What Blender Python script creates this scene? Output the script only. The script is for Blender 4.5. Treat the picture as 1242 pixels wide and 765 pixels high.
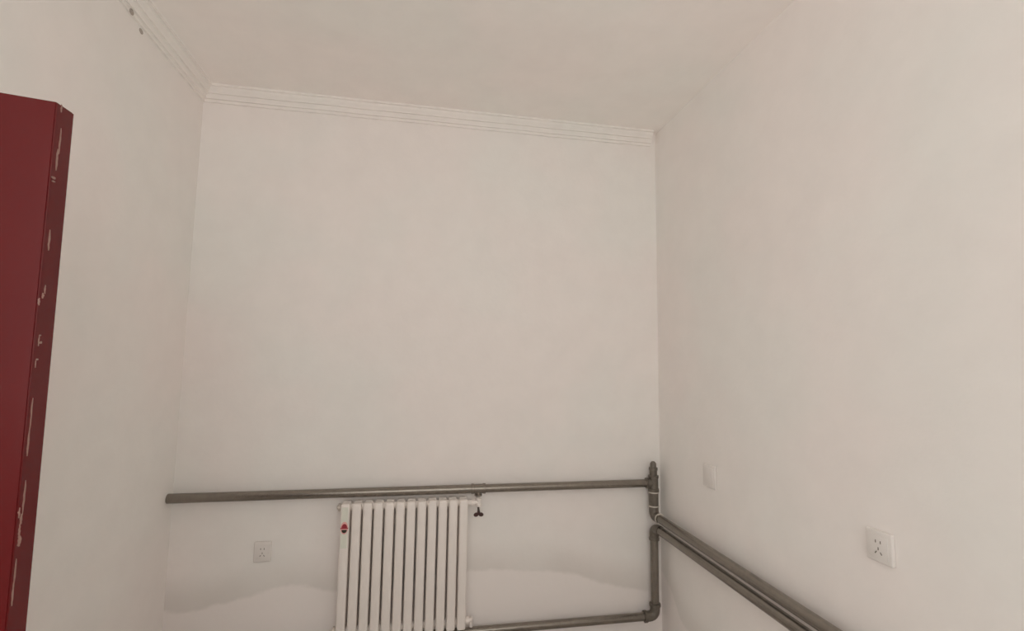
import bpy, bmesh, math, random
from mathutils import Vector, Matrix
random.seed(7)
S = bpy.context.scene
C = S.collection
for o in list(bpy.data.objects):
    bpy.data.objects.remove(o, do_unlink=True)

# ------------------------------------------------------------------ camera
CZ = 1.5                                   # eye height
cam_d = bpy.data.cameras.new('camera')
cam = bpy.data.objects.new('camera', cam_d); C.objects.link(cam)
cam_d.sensor_fit = 'HORIZONTAL'; cam_d.sensor_width = 36.0
cam_d.lens = 594.52 / 1242 * 36.0
cam_d.clip_start = 0.02
R_ = Vector((0.98307495, -0.18266516, 0.01403833))
U_ = Vector((-0.03126125, -0.09175222, 0.99529105))
F_ = Vector((0.18051695, 0.97888455, 0.09590965))
m = Matrix.Identity(4)
for i in range(3):
    m[i][0], m[i][1], m[i][2] = R_[i], U_[i], -F_[i]
m.translation = (0, 0, CZ)
cam.matrix_world = m
S.camera = cam

# ------------------------------------------------------------------ light: overcast daylight through the window behind
XL, XR, YB, YR, ZC = -1.158, 1.380, 2.70, -1.05, 2.912
WX0, WX1, WZ0, WZ1 = -0.95, 1.15, 1.00, 2.80          # window opening in the rear wall
world = bpy.data.worlds.new('overcast_sky'); S.world = world
world.use_nodes = True
bg = world.node_tree.nodes['Background']
bg.inputs['Color'].default_value = (1.0, 0.965, 0.945, 1)
bg.inputs['Strength'].default_value = 3.6
pl = bpy.data.lights.new('window_portal', 'AREA'); pl.shape = 'RECTANGLE'
pl.size = WX1 - WX0; pl.size_y = WZ1 - WZ0
pl.cycles.is_portal = True
po = bpy.data.objects.new('window_portal', pl); C.objects.link(po)
po.location = ((WX0 + WX1) / 2, YR - 0.12, (WZ0 + WZ1) / 2)
po.rotation_euler = (math.radians(90), 0, 0)          # shines toward +Y, into the room
HX = -2.35                                            # far wall of the hallway beyond the doorway, with an unseen window added for side light
HY0, HY1, HZ0, HZ1 = -0.60, 1.60, 0.25, 2.50
p2 = bpy.data.lights.new('hallway_portal', 'AREA'); p2.shape = 'RECTANGLE'  # sky sampling for the added hallway window
p2.size = HZ1 - HZ0; p2.size_y = HY1 - HY0
p2.cycles.is_portal = True
po2 = bpy.data.objects.new('hallway_portal', p2); C.objects.link(po2)
po2.location = (HX - .12, (HY0 + HY1) / 2, (HZ0 + HZ1) / 2)
po2.rotation_euler = (0, math.radians(-90), 0)        # shines toward +X

vs = S.view_settings
vs.view_transform = 'Standard'; vs.look = 'None'; vs.gamma = 1.0; vs.use_curve_mapping = False
vs.exposure = -0.06
try:
    S.cycles.max_bounces = 16; S.cycles.diffuse_bounces = 12
    S.cycles.use_fast_gi = False
except Exception:
    pass

# ------------------------------------------------------------------ materials
def new_mat(name):
    mt = bpy.data.materials.new(name); mt.use_nodes = True
    nt = mt.node_tree; return mt, nt, nt.nodes['Principled BSDF']

def N(nt, t, **kw):
    n = nt.nodes.new(t)
    for k, v in kw.items(): setattr(n, k, v)
    return n

def math_n(nt, op, a, b=None, clamp=False):
    n = N(nt, 'ShaderNodeMath', operation=op); n.use_clamp = clamp
    for i, v in enumerate((a, b)):
        if v is None: continue
        if isinstance(v, (int, float)): n.inputs[i].default_value = v
        else: nt.links.new(v, n.inputs[i])
    return n.outputs[0]

def mix_c(nt, fac, a, b):
    n = N(nt, 'ShaderNodeMix', data_type='RGBA')
    for idx, v in ((0, fac), (6, a), (7, b)):
        if isinstance(v, (int, float)): n.inputs[idx].default_value = v
        elif isinstance(v, tuple): n.inputs[idx].default_value = v
        else: nt.links.new(v, n.inputs[idx])
    return n.outputs[2]

def noise(nt, scale, detail=3, vec=None, rough=0.5):
    n = N(nt, 'ShaderNodeTexNoise'); n.inputs['Scale'].default_value = scale
    n.inputs['Detail'].default_value = detail; n.inputs['Roughness'].default_value = rough
    if vec is not None: nt.links.new(vec, n.inputs['Vector'])
    return n.outputs['Fac']

PLASTER = (0.878, 0.853, 0.837, 1)
def plaster(name, base=PLASTER, line=None, axis='X', a0=0, a1=1, z0=0, z1=1):
    """skim-coated plaster; 'line' = points of the edge of a re-plastered patch low on the wall"""
    mt, nt, b = new_mat(name)
    geo = N(nt, 'ShaderNodeNewGeometry'); pos = geo.outputs['Position']
    big = noise(nt, 1.6, 2, pos)
    warm = (base[0] * 1.012, base[1] * 0.992, base[2] * 0.985, 1)
    cool = (base[0] * 0.985, base[1] * 1.0, base[2] * 0.99, 1)
    rmp = N(nt, 'ShaderNodeMapRange'); rmp.inputs['From Min'].default_value = .38; rmp.inputs['From Max'].default_value = .62
    nt.links.new(big, rmp.inputs['Value'])
    col = mix_c(nt, rmp.outputs[0], cool, warm)
    smear = noise(nt, 7.0, 5, pos, 0.6)
    sm = N(nt, 'ShaderNodeMapRange'); sm.inputs['From Min'].default_value = .25; sm.inputs['From Max'].default_value = .75
    sm.inputs['To Min'].default_value = .975; sm.inputs['To Max'].default_value = 1.02
    nt.links.new(smear, sm.inputs['Value'])
    vm = N(nt, 'ShaderNodeVectorMath', operation='SCALE'); nt.links.new(col, vm.inputs[0]); nt.links.new(sm.outputs[0], vm.inputs['Scale'])
    col = vm.outputs[0]
    if line:
        sep = N(nt, 'ShaderNodeSeparateXYZ'); nt.links.new(pos, sep.inputs[0])
        u = N(nt, 'ShaderNodeMapRange'); u.inputs['From Min'].default_value = a0; u.inputs['From Max'].default_value = a1
        nt.links.new(sep.outputs[axis], u.inputs['Value'])
        fc = N(nt, 'ShaderNodeFloatCurve'); cv = fc.mapping.curves[0]
        pts = [((a - a0) / (a1 - a0), (z - z0) / (z1 - z0)) for a, z in line]
        pts.sort()
        cv.points[0].location = pts[0]; cv.points[1].location = pts[-1]
        for p in pts[1:-1]: cv.points.new(*p)
        fc.mapping.update()
        nt.links.new(u.outputs[0], fc.inputs['Value'])
        lz = math_n(nt, 'ADD', math_n(nt, 'MULTIPLY', fc.outputs[0], z1 - z0), z0)
        wob = math_n(nt, 'MULTIPLY', math_n(nt, 'SUBTRACT', noise(nt, 9, 4, pos, .65), .5), .05)
        d = math_n(nt, 'SUBTRACT', sep.outputs['Z'], math_n(nt, 'ADD', lz, wob))     # >0 above the edge
        below = N(nt, 'ShaderNodeMapRange', interpolation_type='SMOOTHSTEP')
        below.inputs['From Min'].default_value = -.012; below.inputs['From Max'].default_value = .012
        below.inputs['To Min'].default_value = 1; below.inputs['To Max'].default_value = 0
        nt.links.new(d, below.inputs['Value'])
        # damp grey stain that fades out above the edge of the patch
        st = N(nt, 'ShaderNodeMapRange', interpolation_type='SMOOTHSTEP')
        st.inputs['From Min'].default_value = 0.0; st.inputs['From Max'].default_value = .20
        st.inputs['To Min'].default_value = 1; st.inputs['To Max'].default_value = 0
        nt.links.new(d, st.inputs['Value'])
        patchy = N(nt, 'ShaderNodeMapRange'); patchy.inputs['From Min'].default_value = .3; patchy.inputs['From Max'].default_value = .7
        patchy.inputs['To Min'].default_value = .45; patchy.inputs['To Max'].default_value = 1
        nt.links.new(noise(nt, 3.5, 3, pos), patchy.inputs['Value'])
        stf = math_n(nt, 'MULTIPLY', math_n(nt, 'MULTIPLY', st.outputs[0], patchy.outputs[0]), .85)
        stain = (base[0] * .80, base[1] * .785, base[2] * .765, 1)
        col = mix_c(nt, stf, col, stain)
        fresh = (base[0] * 0.985, base[1] * .965, base[2] * .96, 1)
        col = mix_c(nt, below.outputs[0], col, fresh)
    nt.links.new(col, b.inputs['Base Color'])
    b.inputs['Roughness'].default_value = .82
    b.inputs['Specular IOR Level'].default_value = .25
    bp = N(nt, 'ShaderNodeBump'); bp.inputs['Strength'].default_value = .10; bp.inputs['Distance'].default_value = .01
    nt.links.new(noise(nt, 22, 6, pos, .6), bp.inputs['Height']); nt.links.new(bp.outputs[0], b.inputs['Normal'])
    return mt

def simple(name, col, rough=.5, metal=0.0, var=0.0, scale=30, bump=0.0, spec=.5):
    mt, nt, b = new_mat(name)
    tc = N(nt, 'ShaderNodeTexCoord')
    f = noise(nt, scale, 4, tc.outputs['Object'])
    c0 = tuple(max(0, v * (1 - var)) for v in col[:3]) + (1,)
    c1 = tuple(min(1, v * (1 + var)) for v in col[:3]) + (1,)
    nt.links.new(mix_c(nt, f, c0, c1), b.inputs['Base Color'])
    b.inputs['Roughness'].default_value = rough; b.inputs['Metallic'].default_value = metal
    b.inputs['Specular IOR Level'].default_value = spec
    if bump:
        bp = N(nt, 'ShaderNodeBump'); bp.inputs['Strength'].default_value = bump; bp.inputs['Distance'].default_value = .003
        nt.links.new(f, bp.inputs['Height']); nt.links.new(bp.outputs[0], b.inputs['Normal'])
    return mt

back_line = [(-1.158, .30), (-.94, .314), (-.794, .342), (-.6265, .384), (-.50, .372), (-.41, .350), (-.1, .36), (.29, .403),
             (.60, .385), (.835, .362), (.977, .314), (1.17, .258), (1.38, .22)]
right_line = [(-1.05, .10), (1.5, .10), (2.2, .12), (2.45, .16), (2.55, .24), (2.62, .30), (2.70, .34)]
M = {
    'wall_back': plaster('plaster_back', line=back_line, axis='X', a0=-1.158, a1=1.38, z0=0, z1=.5),
    'wall_right': plaster('plaster_right', line=right_line, axis='Y', a0=-1.05, a1=2.7, z0=0, z1=.5),
    'wall': plaster('plaster_wall'),
    'ceiling': plaster('plaster_ceiling', (0.945, 0.920, 0.900, 1)),
    'cornice': plaster('gypsum_cornice', (0.885, 0.865, 0.842, 1)),
    'floor': simple('cement_screed', (.60, .57, .54), .8, 0, .15, 6, .3),
    'pipe': simple('grey_painted_pipe', (.255, .230, .200), .27, .80, .20, 40, .18),
    'fit': simple('cast_fitting', (.165, .145, .122), .4, .4, .3, 60, .4),
    'band': simple('pale_joint_tape', (.66, .62, .56), .6, 0, .1),
    'rad': simple('white_radiator_enamel', (.845, .80, .765), .35, 0, .03, 20, .05),
    'dark': simple('dark_rubber', (.035, .022, .018), .45, 0, .3),
    'chrome': simple('dull_nickel', (.62, .57, .52), .4, .5, .15),
    'red': simple('red_handle_plastic', (.045, .012, .010), .4, 0, .3),
    'sticker': simple('sticker_paper', (.74, .76, .68), .5, 0, .02),
    'sred': simple('sticker_red', (.33, .025, .04), .5, 0, .1),
    'sgreen': simple('sticker_dark', (.03, .032, .018), .5, 0, .1),
    'spink': simple('sticker_pink', (.80, .42, .40), .5, 0, .05),
    'plastic': simple('socket_plastic', (.775, .745, .72), .38, 0, .02),
    'hole': simple('socket_slot', (.16, .14, .12), .6, 0, .1),
    'chip': simple('bare_primer', (.33, .185, .155), .8, 0, .3, 200),
    'dent': simple('nail_hole', (.42, .38, .34), .9, 0, .2),
    'winframe': simple('window_frame_paint', (.75, .73, .70), .4, 0, .03),
    'hinge': simple('hinge_steel', (.35, .33, .30), .4, .7, .2),
}
def door_mat():
    mt, nt, b = new_mat('red_gloss_door_paint')
    tc = N(nt, 'ShaderNodeTexCoord')
    f = noise(nt, 5, 4, tc.outputs['Object'])
    nt.links.new(mix_c(nt, f, (.105, .0055, .007, 1), (.128, .0075, .0085, 1)), b.inputs['Base Color'])
    b.inputs['Roughness'].default_value = .26
    b.inputs['Specular IOR Level'].default_value = .30
    bp = N(nt, 'ShaderNodeBump'); bp.inputs['Strength'].default_value = .12; bp.inputs['Distance'].default_value = .004
    mp = N(nt, 'ShaderNodeMapping'); mp.inputs['Scale'].default_value = (30, 30, 2)
    nt.links.new(tc.outputs['Object'], mp.inputs['Vector'])
    nt.links.new(noise(nt, 1.0, 3, mp.outputs[0]), bp.inputs['Height']); nt.links.new(bp.outputs[0], b.inputs['Normal'])
    return mt
M['door'] = door_mat()
def glass_mat():
    mt = bpy.data.materials.new('window_glass'); mt.use_nodes = True; nt = mt.node_tree
    nt.nodes.remove(nt.nodes['Principled BSDF'])
    t = N(nt, 'ShaderNodeBsdfTransparent'); t.inputs[0].default_value = (.95, .96, .95, 1)
    g = N(nt, 'ShaderNodeBsdfGlossy'); g.inputs['Roughness'].default_value = .02
    mx = N(nt, 'ShaderNodeMixShader'); mx.inputs[0].default_value = .06
    nt.links.new(t.outputs[0], mx.inputs[1]); nt.links.new(g.outputs[0], mx.inputs[2])
    nt.links.new(mx.outputs[0], nt.nodes['Material Output'].inputs['Surface'])
    return mt
M['glass'] = glass_mat()

# ------------------------------------------------------------------ mesh helpers
def obj(name, bm, mat, parent=None, smooth=False, world_pts=True):
    bmesh.ops.recalc_face_normals(bm, faces=bm.faces)
    me = bpy.data.meshes.new(name)
    if parent is not None and world_pts:
        off = Vector(parent.location)
        pp = parent.parent
        while pp is not None: off += Vector(pp.location); pp = pp.parent
        bmesh.ops.translate(bm, verts=bm.verts, vec=-off)
    bm.to_mesh(me); bm.free()
    if smooth:
        for p in me.polygons: p.use_smooth = True
        try: me.set_sharp_from_angle(angle=math.radians(40))
        except Exception: pass
    me.materials.append(M[mat] if isinstance(mat, str) else mat)
    o = bpy.data.objects.new(name, me); C.objects.link(o)
    if parent is not None: o.parent = parent
    return o

def thing(name, loc, label=None, cat=None, group=None, kind=None):
    o = bpy.data.objects.new(name, None); o.empty_display_size = .05; C.objects.link(o)
    o.location = loc
    if label: o['label'] = label
    if cat: o['category'] = cat
    if group: o['group'] = group
    if kind: o['kind'] = kind
    return o

def tag(o, label, cat, kind=None):
    o['label'] = label; o['category'] = cat
    if kind: o['kind'] = kind
    return o

def box(bm, x0, x1, y0, y1, z0, z1, bev=0, seg=2):
    vs = [bm.verts.new((x, y, z)) for x in (x0, x1) for y in (y0, y1) for z in (z0, z1)]
    fs = [bm.faces.new([vs[i] for i in q]) for q in ((0, 1, 3, 2), (4, 6, 7, 5), (0, 4, 5, 1), (2, 3, 7, 6), (0, 2, 6, 4), (1, 5, 7, 3))]
    if bev:
        es = {e for f in fs for e in f.edges}
        bmesh.ops.bevel(bm, geom=list(es), offset=bev, segments=seg, affect='EDGES', profile=.5)

def B(*a, **k):
    bm = bmesh.new(); box(bm, *a, **k); return bm

def tube(bm, pts, r, seg=20, bend=0.0, nb=6, caps=True):
    """round tube along a polyline, corners rounded with radius 'bend'"""
    P = [Vector(p) for p in pts]; path = [P[0]]
    for i in range(1, len(P) - 1):
        a, b, c = P[i - 1], P[i], P[i + 1]
        if bend:
            d1 = (a - b).normalized() * bend; d2 = (c - b).normalized() * bend
            for k in range(nb + 1):
                t = k / nb
                path.append(b + d1 * (1 - t) ** 2 + d2 * t ** 2)
        else: path.append(b)
    path.append(P[-1])
    rr = r if isinstance(r, (list, tuple)) else [r] * len(path)
    t0 = (path[1] - path[0]).normalized()
    up = Vector((0, 0, 1)) if abs(t0.z) < .9 else Vector((1, 0, 0))
    n = t0.cross(up).normalized(); rings = []
    for i, p in enumerate(path):
        if i == 0: t = t0
        elif i == len(path) - 1: t = (path[-1] - path[-2]).normalized()
        else: t = ((path[i + 1] - p).normalized() + (p - path[i - 1]).normalized()).normalized()
        n = (n - t * n.dot(t)).normalized(); bn = t.cross(n)
        rings.append([bm.verts.new(p + (n * math.cos(2 * math.pi * k / seg) + bn * math.sin(2 * math.pi * k / seg)) * rr[i]) for k in range(seg)])
    for a, b in zip(rings, rings[1:]):
        for k in range(seg): bm.faces.new((a[k], a[(k + 1) % seg], b[(k + 1) % seg], b[k]))
    if caps:
        bm.faces.new(rings[0]); bm.faces.new(list(reversed(rings[-1])))

def T(*a, **k):
    bm = bmesh.new(); tube(bm, *a, **k); return bm

def lathe(bm, base, axis, prof, seg=20):
    """prof = (distance along axis, radius)"""
    base = Vector(base); ax = Vector(axis).normalized()
    tube(bm, [base + ax * d for d, r in prof], [r for d, r in prof], seg)

def struct(o, label=None, cat=None):
    o['kind'] = 'structure'
    if label: o['label'] = label
    if cat: o['category'] = cat
    return o

# ------------------------------------------------------------------ room shell
TW = .24
LW = .292                                  # left wall thickness (deep door reveal)
XO = XL - LW
struct(obj('floor', B(HX - .2, XR + TW, YR - TW, YB + TW, -.12, 0), 'floor'), 'grey cement screed floor of the empty room', 'floor')
struct(obj('ceiling', B(HX - .2, XR + TW, YR - TW, YB + TW, ZC, ZC + .12), 'ceiling'), 'plain off-white plastered ceiling without any lamp', 'ceiling')
struct(obj('wall_back', B(XO, XR + TW, YB, YB + TW, 0, ZC), 'wall_back'), 'off-white plaster wall behind the radiator with damp patches low down', 'wall')
struct(obj('wall_right', B(XR, XR + TW, YR - TW, YB, 0, ZC), 'wall_right'), 'long off-white plaster wall with two sockets and two parallel pipes', 'wall')
DY0, DY1, DZ = .18, 1.075, 2.07            # doorway in the left wall
bm = bmesh.new()
box(bm, XO, XL, DY1, YB, 0, ZC)
box(bm, XO, XL, YR - TW, DY0, 0, ZC)
box(bm, XO, XL, DY0, DY1, DZ, ZC)
struct(obj('wall_left', bm, 'wall'), 'off-white plaster wall behind the open red door', 'wall')
bm = bmesh.new()
box(bm, XL, WX0, YR - TW, YR, 0, ZC); box(bm, WX1, XR, YR - TW, YR, 0, ZC)
box(bm, WX0, WX1, YR - TW, YR, 0, WZ0); box(bm, WX0, WX1, YR - TW, YR, WZ1, ZC)
struct(obj('wall_rear', bm, 'wall'), 'off-white plaster wall with the daylight window', 'wall')
bm = bmesh.new()
box(bm, HX - .2, HX, YR - TW, HY0, 0, ZC); box(bm, HX - .2, HX, HY1, YB + TW, 0, ZC)
box(bm, HX - .2, HX, HY0, HY1, 0, HZ0); box(bm, HX - .2, HX, HY0, HY1, HZ1, ZC)
box(bm, HX, XO, YB, YB + TW, 0, ZC); box(bm, HX, XO, YR - TW, YR, 0, ZC)
struct(obj('wall_hallway', bm, 'wall'), 'plaster walls of the hallway beyond the doorway', 'wall')

# window (behind the camera, source of the daylight)
win = thing('window_1', ((WX0 + WX1) / 2, YR - .14, WZ0), 'white framed window in the wall opposite the radiator', 'window', kind='structure')
bm = bmesh.new(); fw = .05; yy0, yy1 = YR - .17, YR - .11
box(bm, WX0, WX0 + fw, yy0, yy1, WZ0, WZ1); box(bm, WX1 - fw, WX1, yy0, yy1, WZ0, WZ1)
box(bm, WX0 + fw, WX1 - fw, yy0, yy1, WZ0, WZ0 + fw); box(bm, WX0 + fw, WX1 - fw, yy0, yy1, WZ1 - fw, WZ1)
xm = (WX0 + WX1) / 2
box(bm, xm - fw / 2, xm + fw / 2, yy0, yy1, WZ0 + fw, WZ1 - fw)
obj('window_frame', bm, 'winframe', win)
for a, b in ((WX0 + fw, xm - fw / 2), (xm + fw / 2, WX1 - fw)):
    obj('pane', B(a, b, YR - .143, YR - .137, WZ0 + fw, WZ1 - fw), 'glass', win)
obj('window_sill', B(WX0 - .04, WX1 + .04, YR - .10, YR + .05, WZ0 - .03, WZ0, bev=.005), 'winframe', win)

w2 = thing('hallway_fill_window', (HX - .14, (HY0 + HY1) / 2, HZ0), 'white framed window added out of view in the hallway beyond the red door to light the right wall', 'window', kind='structure')  # unseen window, added so daylight through the doorway brightens the right wall
bm = bmesh.new(); xx0, xx1 = HX - .17, HX - .11; ymid = (HY0 + HY1) / 2
box(bm, xx0, xx1, HY0, HY0 + fw, HZ0, HZ1); box(bm, xx0, xx1, HY1 - fw, HY1, HZ0, HZ1)
box(bm, xx0, xx1, HY0 + fw, HY1 - fw, HZ0, HZ0 + fw); box(bm, xx0, xx1, HY0 + fw, HY1 - fw, HZ1 - fw, HZ1)
box(bm, xx0, xx1, ymid - fw / 2, ymid + fw / 2, HZ0 + fw, HZ1 - fw)
obj('window_frame', bm, 'winframe', w2)
for a, b in ((HY0 + fw, ymid - fw / 2), (ymid + fw / 2, HY1 - fw)):
    obj('pane', B(HX - .143, HX - .137, a, b, HZ0 + fw, HZ1 - fw), 'glass', w2)

# plaster cornice, back wall and left wall, mitred in the corner
PROF = [(0, 0), (.058, 0), (.058, .010), (.0475, .0105), (.046, .020), (.0425, .0255), (.037, .031), (.0335, .0365), (.0335, .041),
        (.0245, .0415), (.0215, .050), (.0185, .058), (.0185, .064), (.0095, .0645), (.0085, .079), (0, .079)]
def cornice(name, ends):
    bm = bmesh.new(); rings = []
    for fn in ends:
        rings.append([bm.verts.new(fn(d, ZC - h)) for d, h in PROF])
    for a, b in zip(rings, rings[1:]):
        for k in range(len(PROF)):
            bm.faces.new((a[k], a[(k + 1) % len(PROF)], b[(k + 1) % len(PROF)], b[k]))
    bm.faces.new(rings[0]); bm.faces.new(list(reversed(rings[-1])))
    return obj(name, bm, 'cornice')
XE = XR - .035
def wob(i): return random.uniform(-.0022, .0022)
cuts = [XL + (XE - XL) * k / 12 for k in range(1, 12)]
tb = cornice('trim_1', [lambda d, z: (XL + d, YB - d, z)] +
             [(lambda x, w: (lambda d, z: (x, YB - d, z + (w if d < .05 else 0))))(x, wob(0)) for x in cuts] + [lambda d, z: (XE, YB - d, z)])
struct(tb, 'stepped plaster cornice along the top of the radiator wall', 'cornice')
cy = [YB - (YB - YR) * k / 14 for k in range(1, 14)]
tl = cornice('trim_2', [lambda d, z: (XL + d, YB - d, z)] +
             [(lambda y, w: (lambda d, z: (XL + d, y, z + (w if d < .05 else 0))))(y, wob(0)) for y in cy] + [lambda d, z: (XL + d, YR, z)])
struct(tl, 'stepped plaster cornice along the top of the wall by the red door', 'cornice')
def blob(name, c, r, mat, parent):
    bm = bmesh.new(); bmesh.ops.create_uvsphere(bm, u_segments=12, v_segments=8, radius=1)
    bmesh.ops.scale(bm, vec=r, verts=bm.verts); bmesh.ops.translate(bm, vec=c, verts=bm.verts)
    return obj(name, bm, mat, parent, smooth=True)
blob('nail_hole', (XL + .010, 2.030, CZ + 1.338), (.004, .014, .011), 'dent', tl)
blob('nail_hole', (XL + .0005, 2.118, CZ + 1.318), (.003, .014, .010), 'dent', tl)
blob('plaster_lump', (-.045, YB - .048, CZ + 1.404), (.018, .010, .006), 'cornice', tb)

# ------------------------------------------------------------------ red door, standing open into the room
door = thing('door_1', (-1.45, .906, 0), 'red gloss-painted door standing open with chipped paint along its edge', 'door', kind='structure')
leaf_dir = Vector((.977, .2135, 0)).normalized(); thick_dir = Vector((0.034, 1, 0)).normalized()
W_ = .750; TH = .0475; DH = 1.985; ZB = .012
def leaf_pt(s, t, z):                        # s along the leaf from the hinge, t through its thickness
    sag = (2.0 - z) * .0085                  # the leaf hangs a little out of plumb
    p = leaf_dir * (s + sag) + thick_dir * t
    return Vector((-1.45 + p.x, .906 + p.y, z))
bm = bmesh.new()
vs = [bm.verts.new(leaf_pt(s, t, z)) for s in (0, W_) for t in (0, TH) for z in (ZB, ZB + DH)]
fs = [bm.faces.new([vs[i] for i in q]) for q in ((0, 1, 3, 2), (4, 6, 7, 5), (0, 4, 5, 1), (2, 3, 7, 6), (0, 2, 6, 4), (1, 5, 7, 3))]
bmesh.ops.bevel(bm, geom=list(bm.edges), offset=.0022, segments=2, affect='EDGES')
leaf = obj('door_leaf', bm, 'door', door)
# chips in the paint of the free edge: (t0, t1 = across the thickness 0..1, photo rows y0..y1)
def zrow(y): return CZ + .4366 - (y - 165) * .001565
CH = [(.22, .30, 126, 136), (.30, .38, 156, 190), (.22, .32, 184, 212), (.04, .34, 221, 224), (.10, .30, 226, 228),
      (.22, .32, 288, 314), (.26, .34, 357, 368), (.16, .28, 367, 374), (.02, .10, 374, 383), (.20, .32, 418, 420),
      (.20, .26, 420, 432), (.26, .40, 426, 429), (.16, .30, 447, 449), (.16, .20, 449, 458), (.17, .24, 494, 530),
      (.15, .23, 528, 562), (.20, .28, 590, 630), (.04, .12, 620, 632), (.14, .26, 628, 640), (.12, .22, 638, 655),
      (.10, .30, 652, 665), (.12, .20, 678, 706), (.10, .18, 704, 730)]
for i, (t0, t1, y0, y1) in enumerate(CH):
    za, zb = zrow(y0), zrow(y1); n = 7; L = []; Rr = []
    for k in range(n + 1):
        f = k / n; w = (t1 - t0) / 2 * max(.12, math.sin(math.pi * min(1, max(0, f * .9 + .05))) ** .6) * random.uniform(.65, 1)
        c = (t0 + t1) / 2 + random.uniform(-.15, .15) * (t1 - t0)
        z = za + (zb - za) * f; L.append((c - w, z)); Rr.append((c + w, z))
    bm = bmesh.new()
    loop = L + list(reversed(Rr))
    f0 = [bm.verts.new(leaf_pt(W_ + .0007, t * TH, z)) for t, z in loop]
    f1 = [bm.verts.new(leaf_pt(W_ - .0007, t * TH, z)) for t, z in loop]
    nn = len(loop)
    for k in range(nn): bm.faces.new((f0[k], f0[(k + 1) % nn], f1[(k + 1) % nn], f1[k]))
    bm.faces.new(f0)
    obj('paint_chip', bm, 'chip', door)
# frame lining the far side of the reveal, hinges
fr = bmesh.new()
box(fr, XO - .01, XO + .09, DY1 - .078, DY1, 0, DZ, bev=.003)
box(fr, XO - .01, XO + .09, DY0, DY0 + .078, 0, DZ, bev=.003)
box(fr, XO - .01, XO + .09, DY0 + .078, DY1 - .078, DZ - .06, DZ, bev=.003)
obj('door_frame', fr, 'door', door)
for z in (.25, 1.05, 1.75):
    obj('hinge', T([(XO - .012, .978, z), (XO - .012, .978, z + .10)], .009, seg=12), 'hinge', door, smooth=True)

# ------------------------------------------------------------------ heating pipes
PR = .0225
YP = YB - .05                                # axis of the pipes on the back wall
XV, XW = 1.314, 1.322                        # riser axis, axis of the pipes along the right wall
Z1, Z2 = CZ - .6635, CZ - 1.3742             # back wall, upper and lower
Z3, Z4 = CZ - .8435, CZ - .9075              # right wall, upper and lower
up = thing('heating_pipe', (XV, YP, Z3), 'upper grey heating pipe running over the radiator, down the corner and along the wall', 'pipe', 'heating pipes')
obj('pipe_run', T([(XL + .001, YP, Z1), (.288, YP, Z1)], PR), 'pipe', up, smooth=True)
obj('pipe_run', T([(.354, YP, Z1), (XV - .034, YP, Z1)], PR - .001), 'pipe', up, smooth=True)
bm = bmesh.new()
lathe(bm, (.283, YP, Z1), (1, 0, 0), [(0, PR), (.001, .0262), (.014, .0262), (.016, .0242), (.060, .0242), (.062, .0262), (.075, .0262), (.076, PR)])
lathe(bm, (.321, YP, Z1), (0, 0, -1), [(.005, .017), (.026, .017), (.027, .0195), (.036, .0195), (.037, .012)])
obj('tee_fitting', bm, 'pipe', up, smooth=True)
bm = bmesh.new()                             # tee in the corner
lathe(bm, (XV, YP, Z1 - .047), (0, 0, 1), [(0, .020), (.001, .0305), (.016, .0305), (.018, .0265), (.074, .0265), (.076, .0295), (.088, .0295), (.089, .018)])
lathe(bm, (XV, YP, Z1), (-1, 0, 0), [(.005, .024), (.028, .024), (.029, .029), (.044, .029), (.045, .02)])
obj('tee_fitting', bm, 'fit', up, smooth=True)
bm = bmesh.new()
lathe(bm, (XV, YP, Z1 + .040), (0, 0, 1), [(0, .0215), (.030, .0215), (.031, .024), (.045, .024), (.047, .018), (.068, .017), (.078, .009), (.080, .002)])
obj('air_vent', bm, 'fit', up, smooth=True)
obj('union_ring', T([(XV, YP, Z1 - .053), (XV, YP, Z1 - .047)], .0295), 'band', up, smooth=True)
obj('riser', T([(XV, YP, Z1 - .05), (XV, YP, Z3 + .055)], .0265), 'fit', up, smooth=True)
obj('union_ring', T([(XV, YP, Z3 + .052), (XV, YP, Z3 + .058)], .0295), 'band', up, smooth=True)
bm = bmesh.new()
tube(bm, [(XV, YP, Z3 + .054), (XV, YP, Z3), (XW, YP - .055, Z3)], .0262, bend=.035)
obj('elbow', bm, 'fit', up, smooth=True)
obj('pipe_run', T([(XW, YP - .05, Z3), (XW, YR + .001, Z3)], .0218, seg=24), 'pipe', up, smooth=True)
obj('union_ring', T([(XW, YP - .052, Z3), (XW, YP - .057, Z3)], .0285), 'band', up, smooth=True)

lo = thing('heating_pipe', (XV, YP, Z4), 'lower grey heating pipe running under the radiator, up the corner and along the wall', 'pipe', 'heating pipes')
obj('pipe_run', T([(XL + .001, YP, Z2), (XV - .05, YP, Z2)], PR - .001), 'pipe', lo, smooth=True)
bm = bmesh.new()
tube(bm, [(XV - .058, YP, Z2), (XV, YP, Z2), (XV, YP, Z2 + .058)], .0265, bend=.038)
lathe(bm, (XV - .066, YP, Z2), (1, 0, 0), [(0, .022), (.001, .031), (.014, .031), (.015, .025)])
lathe(bm, (XV, YP, Z2 + .066), (0, 0, -1), [(0, .022), (.001, .031), (.014, .031), (.015, .025)])
obj('elbow', bm, 'fit', lo, smooth=True)
obj('riser', T([(XV, YP, Z2 + .05), (XV, YP, Z4 - .05)], .0225), 'pipe', lo, smooth=True)
bm = bmesh.new()
tube(bm, [(XV, YP, Z4 - .055), (XV, YP, Z4), (XW, YP - .055, Z4)], .0262, bend=.038)
lathe(bm, (XV, YP, Z4 - .066), (0, 0, 1), [(0, .022), (.001, .0285), (.012, .0285), (.013, .025)])
obj('elbow', bm, 'fit', lo, smooth=True)
obj('pipe_run', T([(XW, YP - .05, Z4), (XW, YR + .001, Z4)], .0228, seg=24), 'pipe', lo, smooth=True)

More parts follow.
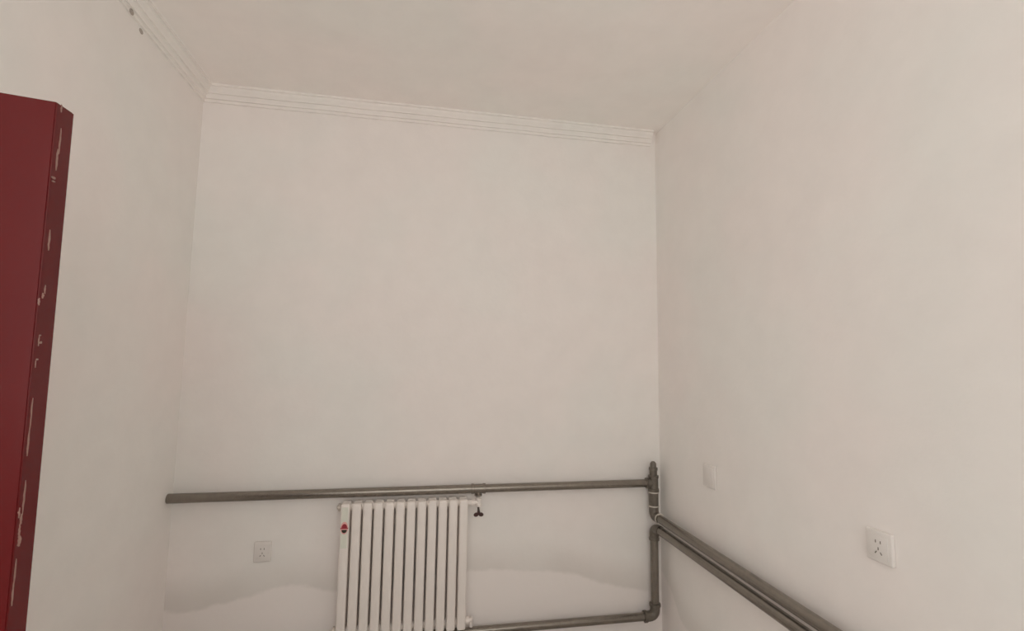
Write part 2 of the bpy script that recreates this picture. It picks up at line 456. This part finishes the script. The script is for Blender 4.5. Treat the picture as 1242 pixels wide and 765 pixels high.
# ------------------------------------------------------------------ radiator
RY0, RY1 = 2.574, 2.672
RX0, RX1 = -.365, .2665
RT, RB = CZ - .7005, CZ - 1.330
rad = thing('radiator', ((RX0 + RX1) / 2, (RY0 + RY1) / 2, RB), 'white twelve-column steel radiator hung on the wall with a sticker', 'radiator')
pitch = (RX1 - RX0) / 12; cw = pitch * .82
col_me = None
for k in range(12):
    x = RX0 + (k + .5) * pitch
    if col_me is None:
        bm = bmesh.new(); h = cw / 2
        # front and rear tube of the column and the welded heads that join them
        box(bm, -h, h, RY0, RY0 + .042, RB, RT, bev=.0095, seg=3)
        box(bm, -h, h, RY1 - .042, RY1, RB, RT, bev=.0095, seg=3)
        box(bm, -h * .86, h * .86, RY0 + .012, RY1 - .012, RT - .047, RT - .003, bev=.010, seg=3)
        box(bm, -h * .86, h * .86, RY0 + .012, RY1 - .012, RB + .003, RB + .047, bev=.010, seg=3)
        bmesh.ops.translate(bm, verts=bm.verts, vec=(x, 0, 0))
        o = obj('column', bm, 'rad', rad, smooth=True); col_me = o; x00 = x
    else:
        o = col_me.copy(); C.objects.link(o); o.parent = rad; o.location = (x - x00, 0, 0)
ym = (RY0 + RY1) / 2
for z in (RT - .025, RB + .025):
    obj('header', T([(RX0 + .006, ym, z), (RX1 - .004, ym, z)], .0175), 'rad', rad, smooth=True)
for z in (RT - .025, RB + .025):             # blanking plugs on the left
    bm = bmesh.new()
    lathe(bm, (RX0 + .008, ym, z), (-1, 0, 0), [(0, .016), (.010, .016), (.011, .019), (.020, .019), (.021, .010), (.026, .009)], 12)
    obj('plug', bm, 'chrome' if z > 1 else 'chrome', rad, smooth=True)
bm = bmesh.new()
lathe(bm, (RX1 - .008, ym, RB + .025), (1, 0, 0), [(0, .016), (.010, .016), (.011, .0185), (.022, .0185), (.023, .010)], 12)
tube(bm, [(RX1 + .008, ym, RB + .025), (RX1 + .030, ym, RB + .025), (RX1 + .030, YP, RB + .025), (RX1 + .030, YP, Z2 + .0232)], .0095, bend=.011)
obj('return_pipe', bm, 'rad', rad, smooth=True)
for x in (-.22, .12):                        # wall brackets
    bm = bmesh.new(); box(bm, x - .012, x + .012, RY1 - .03, YB, RT - .052, RT - .046); box(bm, x - .012, x + .012, YB - .006, YB, RT - .10, RT - .046)
    obj('bracket', bm, 'rad', rad)
# sticker on the first column
sx = RX0 + .5 * pitch; sy = RY0 - .0006
st = obj('sticker', B(sx - .0155, sx + .0155, sy, sy + .0012, RT - .205, RT - .013), 'sticker', rad)
st['label'] = 'pale sticker with red and dark emblem'
def disc(name, cx, cz, r, mat, a0=0, a1=360, dy=0.0004, sq=1.0):
    bm = bmesh.new(); n = 20; c = []
    for k in range(n + 1):
        a = math.radians(a0 + (a1 - a0) * k / n); c.append((cx + r * math.cos(a), cz + r * sq * math.sin(a)))
    if a1 - a0 >= 360: c = c[:-1]
    f0 = [bm.verts.new((x, sy - dy, z)) for x, z in c]; f1 = [bm.verts.new((x, sy, z)) for x, z in c]
    bm.faces.new(f0)
    for k in range(len(c)): bm.faces.new((f0[k], f0[(k + 1) % len(c)], f1[(k + 1) % len(c)], f1[k]))
    return obj(name, bm, mat, st)
ez = RT - .112
disc('emblem_glow', sx, ez + .002, .0172, 'spink', dy=.0003, sq=1.7)
disc('emblem_top', sx, ez + .002, .0132, 'sred', 0, 180, dy=.0006, sq=1.5)
disc('emblem_bottom', sx, ez - .006, .0125, 'sgreen', 180, 360, dy=.0006, sq=1.25)
obj('emblem_line', B(sx - .0185, sx + .0185, sy - .0007, sy, ez - .0015, ez + .0035), 'sred', st)

# ------------------------------------------------------------------ radiator valve under the upper pipe
val = thing('radiator_valve', (.321, ym, RT - .025), 'small radiator valve with dark butterfly handle hanging under the pipe', 'valve')
bm = bmesh.new()
zv = RT - .025
tube(bm, [(.321, YP, Z1 - .0375), (.321, YP, zv), (.321, ym, zv)], .0105, seg=14, bend=.012)
obj('tail_pipe', bm, 'rad', val, smooth=True)
bm = bmesh.new()
lathe(bm, (.321, ym, zv + .022), (0, 0, -1), [(0, .010), (.002, .015), (.012, .015), (.014, .0125), (.030, .0125), (.032, .015), (.042, .015), (.044, .008)], 14)
lathe(bm, (.321, ym, zv), (-1, 0, 0), [(0, .010), (.020, .010), (.021, .017), (.038, .017), (.040, .0125), (.058, .0125)], 14)
obj('valve_body', bm, 'rad', val, smooth=True)
obj('stem', T([(.319, ym - .006, zv - .020), (.319, ym - .022, zv - .040)], .0055, seg=10), 'dark', val, smooth=True)
bm = bmesh.new()
hy = ym - .022; hz = zv - .052
box(bm, .312, .326, hy - .006, hy + .006, hz - .004, hz + .016, bev=.003)
for s in (-1, 1):
    b2 = bmesh.new(); bmesh.ops.create_uvsphere(b2, u_segments=12, v_segments=8, radius=1)
    bmesh.ops.scale(b2, vec=(.0135, .007, .0105), verts=b2.verts)
    bmesh.ops.rotate(b2, cent=(0, 0, 0), matrix=Matrix.Rotation(s * .25, 3, 'Y'), verts=b2.verts)
    bmesh.ops.translate(b2, vec=(.319 + s * .0125, hy, hz - .004), verts=b2.verts)
    tmp = bpy.data.meshes.new('tmp'); b2.to_mesh(tmp); b2.free(); bm.from_mesh(tmp); bpy.data.meshes.remove(tmp)
obj('handle', bm, 'red', val, smooth=True)

# ------------------------------------------------------------------ wall sockets
def socket(label, c, nrm, w=.086, h=.086, d=.011, tilt=0, slots=True):
    """five-hole wall socket built facing -Y, then turned to the wall's normal"""
    t = thing('wall_socket', c, label, 'socket', 'wall sockets')
    obj('plate', B(-w / 2, w / 2, -d, 0, -h / 2, h / 2, bev=.004, seg=3), 'plastic', t, smooth=True, world_pts=False)
    ins = obj('insert', B(-w * .36, w * .36, -d - .0018, -d + .002, -h * .36, h * .36, bev=.0012, seg=2), 'plastic', t, smooth=True, world_pts=False)
    if slots:
        def slot(x, z, a, l=.0085, q=.0026):
            bm = B(-q / 2, q / 2, -d - .0024, -d, -l / 2, l / 2)
            bmesh.ops.rotate(bm, cent=(0, 0, 0), matrix=Matrix.Rotation(math.radians(a), 3, 'Y'), verts=bm.verts)
            bmesh.ops.translate(bm, vec=(x, 0, z), verts=bm.verts)
            o = obj('slot', bm, 'hole', ins, world_pts=False)
        slot(-.008, .014, 0); slot(.008, .014, 0)
        slot(0, -.006, 0); slot(-.0085, -.018, 35); slot(.0085, -.018, -35)
    t.rotation_euler = (0, tilt, math.atan2(nrm[0], -nrm[1]))
    return t
s1 = socket('wall socket low on the radiator wall beside the radiator', (-.735, YB, CZ - .942), (0, -1), .080, .096)
s2 = socket('wall socket standing proud above the two parallel pipes, away from the corner', (XR, 1.300, CZ - .5325), (-1, 0), .086, .092, .014)
s3 = socket('wall socket above the parallel pipes, close to the pipe corner', (XR, 2.192, CZ - .525), (-1, 0), .100, .108, .009, slots=False)
